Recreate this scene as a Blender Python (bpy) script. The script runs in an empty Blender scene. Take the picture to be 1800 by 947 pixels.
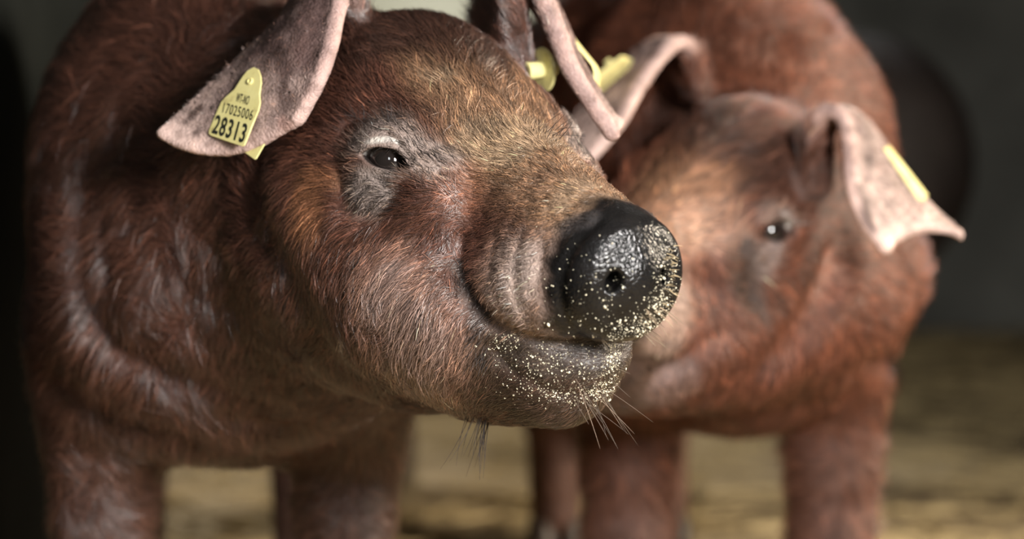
import bpy, bmesh, math
import numpy as np
from mathutils import Matrix, Vector
from mathutils.bvhtree import BVHTree

sc = bpy.context.scene
col = sc.collection
rng = np.random.default_rng(7)

# ------------------------------------------------------------------ camera
FPX = 4400.0
PITCH = math.atan(273.5 / FPX)
CAM = np.array([0.0, 0.0, 0.63])
cF = np.array([0, math.cos(PITCH), -math.sin(PITCH)])
cU = np.array([0, math.sin(PITCH), math.cos(PITCH)])
cR = np.array([1.0, 0, 0])
cam = bpy.data.cameras.new('camera')
cam.sensor_width = 36.0
cam.lens = FPX / 1800 * 36
cam.clip_start = 0.05
cam.dof.use_dof = True
cam.dof.focus_distance = 1.90
cam.dof.aperture_fstop = 2.9
camo = bpy.data.objects.new('camera', cam)
camo.location = CAM
camo.rotation_euler = (math.pi / 2 - PITCH, 0, 0)
col.objects.link(camo)
sc.camera = camo


def pix(px, py, d):
    """point seen at photo pixel px,py at depth d (metres along the view axis)"""
    return CAM + d * (cF + (px - 900) / FPX * cR - (py - 473.5) / FPX * cU)


# ------------------------------------------------------------------ world, lights, exposure
sc.view_settings.view_transform = 'Standard'
sc.view_settings.look = 'None'
sc.view_settings.gamma = 1.0
sc.view_settings.use_curve_mapping = False
sc.view_settings.exposure = 0.0
sc.cycles.use_denoising = True
world = bpy.data.worlds.new('world')
sc.world = world
world.use_nodes = True
bgn = world.node_tree.nodes['Background']
bgn.inputs['Color'].default_value = (0.86, 0.92, 0.90, 1)
bgn.inputs['Strength'].default_value = 0.045


def sun(name, az, el, strength, color, angle):
    l = bpy.data.lights.new(name, 'SUN')
    l.energy = strength
    l.color = color
    l.angle = math.radians(angle)
    o = bpy.data.objects.new(name, l)
    a, e = math.radians(az), math.radians(el)
    d = Vector((math.sin(a) * math.cos(e), math.cos(a) * math.cos(e), math.sin(e)))  # towards the sun
    o.rotation_euler = d.to_track_quat('Z', 'Y').to_euler()
    o.location = d * 6
    col.objects.link(o)
    return o


def area(name, loc, target, sx, sy, power, color, spread=180):
    l = bpy.data.lights.new(name, 'AREA')
    l.shape = 'RECTANGLE'
    l.size = sx
    l.size_y = sy
    l.spread = math.radians(spread)
    l.energy = power
    l.color = color
    o = bpy.data.objects.new(name, l)
    o.location = loc
    o.rotation_euler = (Vector(loc) - Vector(target)).to_track_quat('Z', 'Y').to_euler()
    col.objects.link(o)
    return o


def spot(name, loc, target, angle, power, color, size=0.15):
    l = bpy.data.lights.new(name, 'SPOT')
    l.energy = power
    l.color = color
    l.spot_size = math.radians(angle)
    l.spot_blend = 0.7
    l.shadow_soft_size = size
    o = bpy.data.objects.new(name, l)
    o.location = loc
    o.rotation_euler = (Vector(loc) - Vector(target)).to_track_quat('Z', 'Y').to_euler()
    col.objects.link(o)
    return o


area('key_light', (0.62, 0.70, 0.92), (-0.02, 2.1, 0.50), 0.32, 0.36, 62, (1.0, 0.97, 0.93))  # added key lamp, set close so its light fades toward the back
area('front_fill', (-0.45, 0.3, 1.1), (-0.2, 2.2, 0.40), 0.3, 0.4, 3.5, (0.95, 0.98, 1.0))  # added weak fill lamp from the camera side
area('side_rim', (2.4, 2.6, 1.4), (0.45, 2.7, 0.60), 0.6, 0.7, 33, (1.0, 0.86, 0.68), 75)  # added warm lamp for the rear pig's outer side; no door stands there
area('ceiling_light', (1.0, 5.2, 2.45), (0.42, 3.4, 0.80), 0.3, 0.5, 4.0, (1.0, 0.97, 0.92), 22)
spot('floor_spot', (-0.35, 5.6, 2.45), (-0.2, 4.3, 0.0), 50, 210, (1.0, 0.94, 0.84))  # added spot that brightens the bedding behind the pigs


# ------------------------------------------------------------------ helpers
def tag(o, label=None, cat=None, group=None, kind=None):
    if label: o['label'] = label
    if cat: o['category'] = cat
    if group: o['group'] = group
    if kind: o['kind'] = kind
    return o


def empty(name, loc):
    o = bpy.data.objects.new(name, None)
    o.empty_display_size = 0.05
    o.location = loc
    col.objects.link(o)
    return o


def parent(o, p):
    bpy.context.view_layer.update()
    o.parent = p
    o.matrix_parent_inverse = p.matrix_world.inverted()
    return o


def mesh_obj(name, verts, faces, mat=None, par=None, smooth=True):
    me = bpy.data.meshes.new(name)
    me.from_pydata([tuple(map(float, v)) for v in verts], [], [tuple(int(i) for i in f) for f in faces])
    me.update()
    if smooth:
        me.polygons.foreach_set('use_smooth', [True] * len(me.polygons))
    o = bpy.data.objects.new(name, me)
    col.objects.link(o)
    if mat: me.materials.append(mat)
    if par: parent(o, par)
    return o


def box_mesh(name, x0, x1, y0, y1, z0, z1, mat=None, par=None, bev=0.0):
    bm = bmesh.new()
    bmesh.ops.create_cube(bm, size=1)
    for v in bm.verts:
        v.co = Vector(((x0 + x1) / 2 + v.co.x * (x1 - x0), (y0 + y1) / 2 + v.co.y * (y1 - y0), (z0 + z1) / 2 + v.co.z * (z1 - z0)))
    if bev:
        bmesh.ops.bevel(bm, geom=bm.edges[:], offset=bev, segments=2, affect='EDGES', profile=0.5)
    me = bpy.data.meshes.new(name)
    bm.to_mesh(me); bm.free()
    o = bpy.data.objects.new(name, me)
    col.objects.link(o)
    if mat: me.materials.append(mat)
    if par: parent(o, par)
    return o


class NT:
    def __init__(self, name):
        self.m = bpy.data.materials.new(name)
        self.m.use_nodes = True
        self.t = self.m.node_tree
        self.b = self.t.nodes['Principled BSDF']
        self.out = self.t.nodes['Material Output']

    def n(self, typ, **kw):
        nd = self.t.nodes.new(typ)
        for k, v in kw.items():
            setattr(nd, k, v)
        return nd

    def l(self, a, b):
        self.t.links.new(a, b)

    def noise(self, scale, detail=4, rough=0.55, vec=None, dist=0.0):
        nd = self.n('ShaderNodeTexNoise')
        nd.inputs['Scale'].default_value = scale
        nd.inputs['Detail'].default_value = detail
        nd.inputs['Roughness'].default_value = rough
        nd.inputs['Distortion'].default_value = dist
        if vec: self.l(vec, nd.inputs['Vector'])
        return nd

    def ramp(self, fac, stops):
        r = self.n('ShaderNodeValToRGB')
        e = r.color_ramp.elements
        while len(e) < len(stops): e.new(0.5)
        for el, (p, c) in zip(e, stops):
            el.position = p
            el.color = (*c, 1) if len(c) == 3 else c
        self.l(fac, r.inputs['Fac'])
        return r

    def mix(self, fac, a, b, mode='MIX'):
        nd = self.n('ShaderNodeMix', data_type='RGBA', blend_type=mode)
        for s, v in ((nd.inputs[0], fac), (nd.inputs[6], a), (nd.inputs[7], b)):
            if hasattr(v, 'is_linked'): self.l(v, s)
            elif isinstance(v, (int, float)): s.default_value = v
            else: s.default_value = (*v, 1)
        return nd.outputs[2]

    def math(self, op, a, b=0.0):
        nd = self.n('ShaderNodeMath', operation=op)
        for s, v in ((nd.inputs[0], a), (nd.inputs[1], b)):
            if hasattr(v, 'is_linked'): self.l(v, s)
            else: s.default_value = v
        return nd.outputs[0]

    def bump(self, height, strength, dist):
        b = self.n('ShaderNodeBump')
        b.inputs['Strength'].default_value = strength
        b.inputs['Distance'].default_value = dist
        self.l(height, b.inputs['Height'])
        self.l(b.outputs['Normal'], self.b.inputs['Normal'])
        return b


# ------------------------------------------------------------------ materials
def m_plain(name, color, rough=0.5, spec=0.5, noise=0.0, scale=40):
    k = NT(name)
    k.b.inputs['Roughness'].default_value = rough
    k.b.inputs['Specular IOR Level'].default_value = spec
    k.b.inputs['Coat Weight'].default_value = 0.7 if spec > 0.5 else 0.0
    k.b.inputs['Coat Roughness'].default_value = 0.26
    if noise:
        tc = k.n('ShaderNodeTexCoord')
        nz = k.noise(scale, 5, 0.6, tc.outputs['Object'])
        c = np.array(color)
        r = k.ramp(nz.outputs['Fac'], [(0.3, tuple(c * (1 - noise))), (0.7, tuple(np.minimum(c * (1 + noise), 1)))])
        k.l(r.outputs['Color'], k.b.inputs['Base Color'])
        k.bump(nz.outputs['Fac'], 0.3, 0.01)
    else:
        k.b.inputs['Base Color'].default_value = (*color, 1)
    return k.m


def m_skin(name, bump=1.0):
    k = NT(name)
    at = k.n('ShaderNodeAttribute', attribute_name='tint')
    gl = k.n('ShaderNodeAttribute', attribute_name='gloss')
    tc = k.n('ShaderNodeTexCoord')
    n1 = k.noise(55, 6, 0.65, tc.outputs['Object'])
    n2 = k.noise(420, 4, 0.6, tc.outputs['Object'])
    n3 = k.noise(14, 4, 0.55, tc.outputs['Object'])
    mott = k.ramp(n1.outputs['Fac'], [(0.32, (0.55, 0.52, 0.5)), (0.5, (1, 1, 1)), (0.7, (1.3, 1.25, 1.2))])
    c1 = k.mix(1.0, at.outputs['Color'], mott.outputs['Color'], 'MULTIPLY')
    m3 = k.ramp(n3.outputs['Fac'], [(0.3, (0.75, 0.72, 0.72)), (0.7, (1.2, 1.2, 1.2))])
    c2 = k.mix(0.8, c1, m3.outputs['Color'], 'MULTIPLY')
    c2 = k.mix(1.0, c2, (0.8, 0.8, 0.8), 'MULTIPLY')
    k.l(c2, k.b.inputs['Base Color'])
    rg = k.math('MULTIPLY_ADD', gl.outputs['Fac'], -0.38)
    rg.node.inputs[2].default_value = 0.55
    k.l(rg, k.b.inputs['Roughness'])
    k.b.inputs['Specular IOR Level'].default_value = 0.3
    vor = k.n('ShaderNodeTexVoronoi', feature='DISTANCE_TO_EDGE')
    vor.inputs['Scale'].default_value = 260
    k.l(tc.outputs['Object'], vor.inputs['Vector'])
    vr = k.ramp(vor.outputs['Distance'], [(0.0, (0, 0, 0)), (0.25, (1, 1, 1))])
    h = k.math('ADD', k.math('MULTIPLY', n2.outputs['Fac'], 0.6), k.math('MULTIPLY', n1.outputs['Fac'], 1.5))
    h = k.math('ADD', h, k.math('MULTIPLY', vr.outputs['Color'], 0.35))
    b = k.bump(h, 0.5 * bump, 0.0022)
    st = k.math('MULTIPLY_ADD', gl.outputs['Fac'], -0.15)
    st.node.inputs[2].default_value = 0.5 * bump
    k.l(st, b.inputs['Strength'])
    return k.m


def m_hair(name, rough=0.33, spec=0.95):
    k = NT(name)
    at = k.n('ShaderNodeAttribute', attribute_name='tint')
    k.l(at.outputs['Color'], k.b.inputs['Base Color'])
    k.b.inputs['Roughness'].default_value = rough
    k.b.inputs['Specular IOR Level'].default_value = spec
    k.b.inputs['Coat Weight'].default_value = 0.7 if spec > 0.5 else 0.0
    k.b.inputs['Coat Roughness'].default_value = 0.26
    return k.m


M = {}
M['skin'] = m_skin('pig_skin')
M['hair'] = m_hair('pig_hair')
M['whisker'] = m_hair('whisker', 0.5, 0.25)
M['hair_soft'] = m_hair('dull_pig_hair', 0.42, 0.40)
M['eye'] = None
k = NT('pig_eye')
k.b.inputs['Base Color'].default_value = (0.012, 0.009, 0.008, 1)
k.b.inputs['Roughness'].default_value = 0.04
k.b.inputs['Specular IOR Level'].default_value = 0.7
k.b.inputs['Coat Weight'].default_value = 0.6
k.b.inputs['Coat Roughness'].default_value = 0.02
M['eye'] = k.m
M['lash'] = m_plain('eyelash', (0.02, 0.016, 0.014), 0.5)
k = NT('yellow_plastic')
tc = k.n('ShaderNodeTexCoord')
nz = k.noise(70, 6, 0.65, tc.outputs['Object'])
r = k.ramp(nz.outputs['Fac'], [(0.25, (0.36, 0.29, 0.12)), (0.42, (0.64, 0.57, 0.24)), (0.75, (0.72, 0.66, 0.31))])
k.l(r.outputs['Color'], k.b.inputs['Base Color'])
k.b.inputs['Roughness'].default_value = 0.42
k.b.inputs['Subsurface Weight'].default_value = 0.05
k.b.inputs['Subsurface Radius'].default_value = (0.004, 0.003, 0.001)
M['yellow'] = k.m
M['ink'] = m_plain('black_print', (0.015, 0.016, 0.012), 0.5)
M['hoof'] = m_plain('hoof', (0.05, 0.035, 0.025), 0.5, noise=0.3)
M['crumb'] = m_plain('feed_crumb', (0.72, 0.65, 0.48), 0.7, noise=0.35, scale=300)

# ------------------------------------------------------------------ signed distance modelling
f32 = np.float32


def smin(a, b, k):
    h = np.maximum(k - np.abs(a - b), 0) / k
    return np.minimum(a, b) - h * h * k * 0.25


def smax(a, b, k):
    h = np.maximum(k - np.abs(a - b), 0) / k
    return np.maximum(a, b) + h * h * k * 0.25


def rotm(yaw, pitch, roll):
    y, p, r = (math.radians(v) for v in (yaw, pitch, roll))
    fw = np.array([math.sin(y), -math.cos(y), 0]); lf = np.array([math.cos(y), math.sin(y), 0]); up = np.array([0, 0, 1.0])
    fw, up = fw * math.cos(p) + up * math.sin(p), up * math.cos(p) - fw * math.sin(p)
    lf, up = lf * math.cos(r) + up * math.sin(r), up * math.cos(r) - lf * math.sin(r)
    return np.stack([fw, lf, up], 1)          # columns: forward, left, up


def euler_local(ax, deg):
    a = math.radians(deg); c, s = math.cos(a), math.sin(a)
    return {'x': np.array([[1, 0, 0], [0, c, -s], [0, s, c]]), 'y': np.array([[c, 0, s], [0, 1, 0], [-s, 0, c]]),
            'z': np.array([[c, -s, 0], [s, c, 0], [0, 0, 1]])}[ax]


class SDF:
    """ordered list of soft blends; every op sees world points"""

    def __init__(self):
        self.ops = []

    def ell(self, c, A, r, k=0.03, sub=False):
        c = np.asarray(c, f32); A = np.asarray(A, f32); r = np.asarray(r, f32)

        def f(p):
            q = (p - c) @ A
            q1 = q / r; q2 = q1 / r
            a = np.sqrt(np.einsum('ij,ij->i', q1, q1)) + 1e-6
            b = np.sqrt(np.einsum('ij,ij->i', q2, q2)) + 1e-6
            return a * (a - 1) / b
        self.ops.append(('sub' if sub else 'add', f, k, c, float(r.max()) + k))

    def cone(self, a, b, ra, rb, k=0.03, sub=False):
        a = np.asarray(a, f32); b = np.asarray(b, f32)
        ba = b - a; L2 = float(ba @ ba)

        def f(p):
            h = np.clip(((p - a) @ ba) / L2, 0, 1)
            d = p - a - h[:, None] * ba
            return np.sqrt(np.einsum('ij,ij->i', d, d)) - (ra + (rb - ra) * h)
        self.ops.append(('sub' if sub else 'add', f, k, (a + b) / 2, math.sqrt(L2) / 2 + max(ra, rb) + k))

    def custom(self, f, k, c, rad, mode='add'):
        self.ops.append((mode, f, k, np.asarray(c, f32), rad))

    def carve(self, pts, w, amp):
        """groove (amp > 0) or ridge (amp < 0) along a polyline; amp may be a list"""
        pts = np.asarray(pts, f32)
        amps = np.broadcast_to(np.asarray(amp, f32), (len(pts),))
        c = (pts.max(0) + pts.min(0)) / 2
        rad = float(np.sqrt(((pts - c) ** 2).sum(1)).max()) + 3 * w

        def f(p):
            best = np.full(len(p), 1e9, f32); am = np.zeros(len(p), f32)
            for i in range(len(pts) - 1):
                a, b = pts[i], pts[i + 1]
                ba = b - a; L2 = float(ba @ ba) + 1e-12
                h = np.clip(((p - a) @ ba) / L2, 0, 1)
                d = p - a - h[:, None] * ba
                d = np.einsum('ij,ij->i', d, d)
                m = d < best
                best = np.where(m, d, best)
                am = np.where(m, amps[i] + (amps[i + 1] - amps[i]) * h, am)
            return am * np.exp(-best / (w * w))
        self.ops.append(('disp', f, 0, c, rad))

    FAR = {'add': 0.012, 'ear': 0.018}

    def _eval(self, p, sel):
        d = np.full(len(p), 0.25, f32)
        for i in sel:
            mode, f, k, c, rad = self.ops[i]
            if mode == 'ear':
                q = p - c
                m = np.einsum('ij,ij->i', q, q) < (rad + 0.018) ** 2
                if not m.any(): continue
                d[m] = smin(d[m], f(p[m]).astype(f32), k)
                continue
            v = f(p).astype(f32)
            if mode == 'add': d = smin(d, v, k)
            elif mode == 'sub': d = smax(d, -v, k)
            else: d = d + v
        return d

    def __call__(self, p, cell=0.055):
        """points are sorted into small boxes so that each box only meets the ops near it"""
        p = np.ascontiguousarray(p, f32)
        out = np.full(len(p), 0.25, f32)
        if len(p) == 0: return out
        oc = np.array([o[3] for o in self.ops], f32)
        orad = np.array([o[4] + self.FAR.get(o[0], 0.0) for o in self.ops], f32)
        ci = np.floor(p / cell).astype(np.int64)
        key = (ci[:, 0] + 1000) * 4000000 + (ci[:, 1] + 1000) * 2000 + ci[:, 2] + 1000
        order = np.argsort(key, kind='stable')
        ks = key[order]
        st = np.concatenate([[0], np.nonzero(ks[1:] != ks[:-1])[0] + 1, [len(ks)]])
        cr = cell * 0.5 * 1.7321
        for a, b in zip(st[:-1], st[1:]):
            idx = order[a:b]
            cc = (ci[idx[0]] + 0.5) * cell
            dd = oc - cc.astype(f32)
            sel = np.nonzero(np.einsum('ij,ij->i', dd, dd) < (orad + cr) ** 2)[0]
            if len(sel) == 0: continue
            out[idx] = self._eval(p[idx], sel)
        return out

    def grad(self, p, e=6e-4):
        K = np.array([[1, -1, -1], [-1, -1, 1], [-1, 1, -1], [1, 1, 1]], f32)
        g = np.zeros((len(p), 3), f32)
        for kk in K:
            g += kk * self(p + kk * e)[:, None]
        return g / (np.sqrt((g * g).sum(1))[:, None] + 1e-12)

    def trace(self, pxs, dmin=1.4, dmax=3.6):
        """surface points seen at photo pixels"""
        pxs = np.asarray(pxs, float)
        dirs = cF + ((pxs[:, :1] - 900) / FPX) * cR - ((pxs[:, 1:2] - 473.5) / FPX) * cU
        dirs /= np.linalg.norm(dirs, axis=1)[:, None]
        t = np.full(len(pxs), dmin)
        for i in range(70):
            v = self((CAM + dirs * t[:, None]).astype(f32))
            t = np.minimum(t + np.clip(v, -0.02, 0.06) * 0.85, dmax)
        return CAM + dirs * t[:, None]


def sample_curve(pts, n):
    """Catmull-Rom through pts"""
    P = np.asarray(pts, float)
    P = np.vstack([2 * P[0] - P[1], P, 2 * P[-1] - P[-2]])
    seg = len(P) - 3
    out = []
    for t in np.linspace(0, seg - 1e-9, n):
        i = int(t); u = t - i
        a, b, c, d = P[i:i + 4]
        out.append(0.5 * (2 * b + (c - a) * u + (2 * a - 5 * b + 4 * c - d) * u * u + (3 * b - a - 3 * c + d) * u ** 3))
    return np.array(out)


def add_ear(sdf, C0, C1, bulge, thick, hem=(0, 0, 0), k=0.022, nu=30, nv=36):
    """a flap of skin stretched between its front rim C0 and back edge C1"""
    a = sample_curve(C0, nu); b = sample_curve(C1, nu)
    V = []
    T = []
    for i in range(nu):
        for j in range(nv):
            w = j / (nv - 1)
            p = a[i] * (1 - w) + b[i] * w
            s = i / (nu - 1)
            p = p + np.asarray(bulge) * (4 * w * (1 - w)) * math.sin(math.pi * min(1, s * 1.02)) ** 0.7
            p = p + np.asarray(hem) * (4 * w * (1 - w)) * s ** 4
            V.append(p)
            rim = 1 + 0.75 * math.exp(-(w / 0.055) ** 2) - 0.15 * math.exp(-((w - 0.16) / 0.06) ** 2) + 0.15 * math.exp(-((1 - s) / 0.06) ** 2)
            T.append(thick * rim * (1.25 - 0.45 * s))
    V = np.array(V); T = np.array(T)
    Fc = []
    FT = []
    for i in range(nu - 1):
        for j in range(nv - 1):
            q = [i * nv + j, i * nv + j + 1, (i + 1) * nv + j + 1, (i + 1) * nv + j]
            Fc.append(q); FT.append(T[q].mean())
    FT = np.array(FT)
    bvh = BVHTree.FromPolygons([Vector(v) for v in V], Fc)

    def f(p):
        out = np.empty(len(p), f32)
        fn = bvh.find_nearest
        for i, q in enumerate(p.tolist()):
            r = fn(q)
            out[i] = r[3] - FT[r[2]]
        return out
    c = (V.max(0) + V.min(0)) / 2
    rad = float(np.sqrt(((V - c) ** 2).sum(1)).max()) + 0.012
    sdf.ops.append(('ear', f, k, c.astype(f32), rad))
    return V.reshape(nu, nv, 3)


def surface_nets(sdf, lo, hi, h, B=8):
    lo = np.asarray(lo, float)
    nb = np.ceil((np.asarray(hi) - lo) / (h * B)).astype(int)
    n = nb * B
    ci = np.stack(np.meshgrid(*[np.arange(m) for m in nb], indexing='ij'), -1).reshape(-1, 3)
    cc = lo + (ci + 0.5) * h * B - 0.5 * h
    cd = sdf(cc.astype(f32))
    act = np.abs(cd) < h * B * 1.25
    D = np.repeat(np.repeat(np.repeat(cd.reshape(nb), B, 0), B, 1), B, 2).astype(f32)
    off = np.stack(np.meshgrid(*[np.arange(B)] * 3, indexing='ij'), -1).reshape(-1, 3)
    ai = ci[act]
    for s in range(0, len(ai), 3000):
        idx = (ai[s:s + 3000, None, :] * B + off[None]).reshape(-1, 3)
        D[idx[:, 0], idx[:, 1], idx[:, 2]] = sdf((lo + idx * h).astype(f32))
    ins = D < 0
    cnt = np.zeros(tuple(n - 1), np.int8)
    corners = [(i, j, k_) for i in (0, 1) for j in (0, 1) for k_ in (0, 1)]
    for i, j, k_ in corners:
        cnt += ins[i:n[0] - 1 + i, j:n[1] - 1 + j, k_:n[2] - 1 + k_]
    cells = np.argwhere((cnt > 0) & (cnt < 8))
    vid = np.full(tuple(n - 1), -1, np.int32)
    vid[cells[:, 0], cells[:, 1], cells[:, 2]] = np.arange(len(cells))
    val = np.stack([D[cells[:, 0] + i, cells[:, 1] + j, cells[:, 2] + k_] for i, j, k_ in corners], 1)
    acc = np.zeros((len(cells), 3)); nn = np.zeros(len(cells))
    cn = np.array(corners, float)
    for a in range(8):
        for b in range(a + 1, 8):
            if np.abs(cn[a] - cn[b]).sum() != 1: continue
            va, vb = val[:, a], val[:, b]
            m = (va < 0) != (vb < 0)
            t = np.where(m, va / np.where(m, va - vb, 1), 0)
            acc += np.where(m[:, None], cn[a] + t[:, None] * (cn[b] - cn[a]), 0)
            nn += m
    V = lo + (cells + acc / nn[:, None]) * h
    Q = []
    for ax in range(3):
        o1, o2 = (ax + 1) % 3, (ax + 2) % 3
        sl0 = [slice(1, -1)] * 3; sl1 = [slice(1, -1)] * 3
        sl0[ax] = slice(0, n[ax] - 1); sl1[ax] = slice(1, n[ax])
        A, Bq = ins[tuple(sl0)], ins[tuple(sl1)]
        e = np.argwhere(A != Bq)
        flip = A[e[:, 0], e[:, 1], e[:, 2]]
        st = np.ones(3, int); st[ax] = 0
        e = e + st
        q = []
        for d1, d2 in ((-1, -1), (0, -1), (0, 0), (-1, 0)):
            c = e.copy(); c[:, o1] += d1; c[:, o2] += d2
            q.append(vid[c[:, 0], c[:, 1], c[:, 2]])
        q = np.stack(q, 1)
        q[~flip] = q[~flip][:, ::-1]
        Q.append(q)
    Q = np.concatenate(Q)
    Q = Q[(Q >= 0).all(1)]
    return V, Q


def project(sdf, V, it=2, step=0.9, lim=0.006, sub=None):
    V = V.astype(f32)
    W = V if sub is None else V[sub]
    for _ in range(it):
        d = sdf(W)
        g = sdf.grad(W)
        W = W - g * np.clip(d * step, -lim, lim)[:, None]
    if sub is None: return W
    V[sub] = W
    return V


def refine(V, Q, N, mask):
    """split the chosen quads in four; their neighbours become n-gons with the edge midpoints (list N)"""
    S = Q[mask]
    E = np.sort(np.concatenate([S[:, [0, 1]], S[:, [1, 2]], S[:, [2, 3]], S[:, [3, 0]]]), 1)
    key = E[:, 0].astype(np.int64) * (len(V) + 1) + E[:, 1]
    uk, inv = np.unique(key, return_inverse=True)
    ua, ub = uk // (len(V) + 1), uk % (len(V) + 1)
    mid = (V[ua] + V[ub]) / 2
    cen = V[S].mean(1)
    base = len(V); cb = base + len(mid)
    m = len(S)
    e = [base + inv[i * m:(i + 1) * m] for i in range(4)]
    c = cb + np.arange(m)
    new = np.concatenate([np.stack([S[:, i], e[i], c, e[i - 1]], 1) for i in range(4)])
    rest = Q[~mask]
    re = np.sort(np.stack([rest, np.roll(rest, -1, 1)], 2), 2)
    rk = re[..., 0].astype(np.int64) * (len(V) + 1) + re[..., 1]
    pos = np.searchsorted(uk, rk); pos = np.minimum(pos, len(uk) - 1)
    hit = uk[pos] == rk
    keep = ~hit.any(1)
    ng = list(N)
    for f, hh, pp in zip(rest[~keep], hit[~keep], pos[~keep]):
        poly = []
        for i in range(4):
            poly.append(int(f[i]))
            if hh[i]: poly.append(int(base + pp[i]))
        ng.append(poly)
    return np.concatenate([V, mid, cen]), np.concatenate([rest[keep], new]), ng


def fnoise(p, scale, seed, octaves=3):
    """smooth pseudo noise from summed sines, about -1..1"""
    r = np.random.default_rng(seed)
    out = np.zeros(len(p)); amp = 1.0; tot = 0
    for o in range(octaves):
        for _ in range(5):
            w = r.normal(size=3) * scale * 2 ** o
            out += amp * np.sin(p @ w + r.uniform(0, 6.28)) * 0.45
        tot += amp; amp *= 0.55
    return out / tot


def sstep(x, a, b):
    t = np.clip((x - a) / (b - a), 0, 1)
    return t * t * (3 - 2 * t)


# ------------------------------------------------------------------ pig anatomy
DISC_C = np.array([0.203, 0, -0.083])
DISC_N = np.array([math.cos(math.radians(9)), 0, -math.sin(math.radians(9))])
DISC_U = np.array([math.sin(math.radians(9)), 0, math.cos(math.radians(9))])
EYE = np.array([0.0, 0.075, 0.0])
EYE_R = 0.0190


class Pig:
    pass


def head_ops(s, T, R, S):
    """T: local->world point, R: local->world rotation"""
    I = np.eye(3)

    def E(c, r, k=0.03, rot=I, sub=False):
        s.ell(T(c), R @ rot, np.array(r) * S, k, sub)

    def Cn(a, b, ra, rb, k=0.03, sub=False):
        s.cone(T(a), T(b), ra * S, rb * S, k, sub)
    E((-0.095, 0, 0.014), (0.105, 0.088, 0.099), 0.03)                  # cranium
    E((-0.03, 0, 0.010), (0.075, 0.080, 0.060), 0.04)                   # brow
    Cn((0.0, 0, -0.022), (0.178, 0, -0.078), 0.062, 0.042, 0.04)         # muzzle
    Cn((0.02, 0, 0.006), (0.183, 0, -0.058), 0.032, 0.024, 0.035)        # nose bridge
    for y in (-1, 1):
        E((-0.06, y * 0.066, -0.085), (0.105, 0.062, 0.085), 0.05)      # cheek muscle
        E((0.02, y * 0.058, -0.120), (0.085, 0.045, 0.058), 0.04)       # lower cheek
        E((0.01, y * 0.062, -0.028), (0.06, 0.03, 0.035), 0.03)         # cheek bone
        E((0.130, y * 0.030, -0.096), (0.068, 0.036, 0.038), 0.025)     # upper lip
        E((-0.005, y * 0.058, 0.010), (0.036, 0.026, 0.026), 0.02)      # orbit
    E((-0.12, 0, -0.07), (0.12, 0.12, 0.11), 0.05)                      # throat
    Cn((-0.06, 0, -0.135), (0.10, 0, -0.155), 0.072, 0.046, 0.05)       # lower jaw
    # snout disc: a flat cylinder with a rounded rim
    c, n, u = T(DISC_C), R @ DISC_N, R @ DISC_U
    l = R @ np.array([0, 1.0, 0])

    def disc(p):
        q = p - c.astype(f32)
        a = q @ n.astype(f32); y = q @ l.astype(f32); z = q @ u.astype(f32)
        ry = 0.0445 * S * (1 + 0.08 * np.clip(z / (0.05 * S), -1, 1)); rz = 0.0455 * S
        rho = np.sqrt((y / ry) ** 2 + (z / rz) ** 2) + 1e-6
        dr = (rho - 1) * 0.0455 * S
        a2 = a + 0.02 * (y * y + z * z) / (0.05 * S) - 0.0035 * S * np.exp(-((rho - 0.86) / 0.16) ** 2)
        rd = 0.0065 * S
        da = np.abs(a2) - 0.011 * S
        qx, qy = dr + rd, da + rd
        return np.sqrt(np.maximum(qx, 0) ** 2 + np.maximum(qy, 0) ** 2) + np.minimum(np.maximum(qx, qy), 0) - rd
    s.custom(disc, 0.016 * S, c, 0.07 * S)
    Cn((0.155, 0, -0.081), DISC_C - 0.012 * DISC_N, 0.045, 0.040, 0.02)
    for y in (-1, 1):                                                   # nostrils
        E(DISC_C + DISC_N * 0.012 + np.array([0, y * 0.0205 - 0.002, 0]) + DISC_U * 0.003, (0.014, 0.0055, 0.0085), 0.006, euler_local('x', y * 20), True)


def lower_lip_ops(s, T, R, S):
    I = np.eye(3)

    def E(c, r, k=0.03, rot=I, sub=False):
        s.ell(T(c), R @ rot, np.array(r) * S, k, sub)
    E((0.116, 0, -0.150), (0.064, 0.044, 0.027), 0.014, euler_local('y', -3))
    s.cone(T((0.04, 0, -0.150)), T((0.115, 0, -0.163)), 0.054 * S, 0.033 * S, 0.03)


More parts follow.
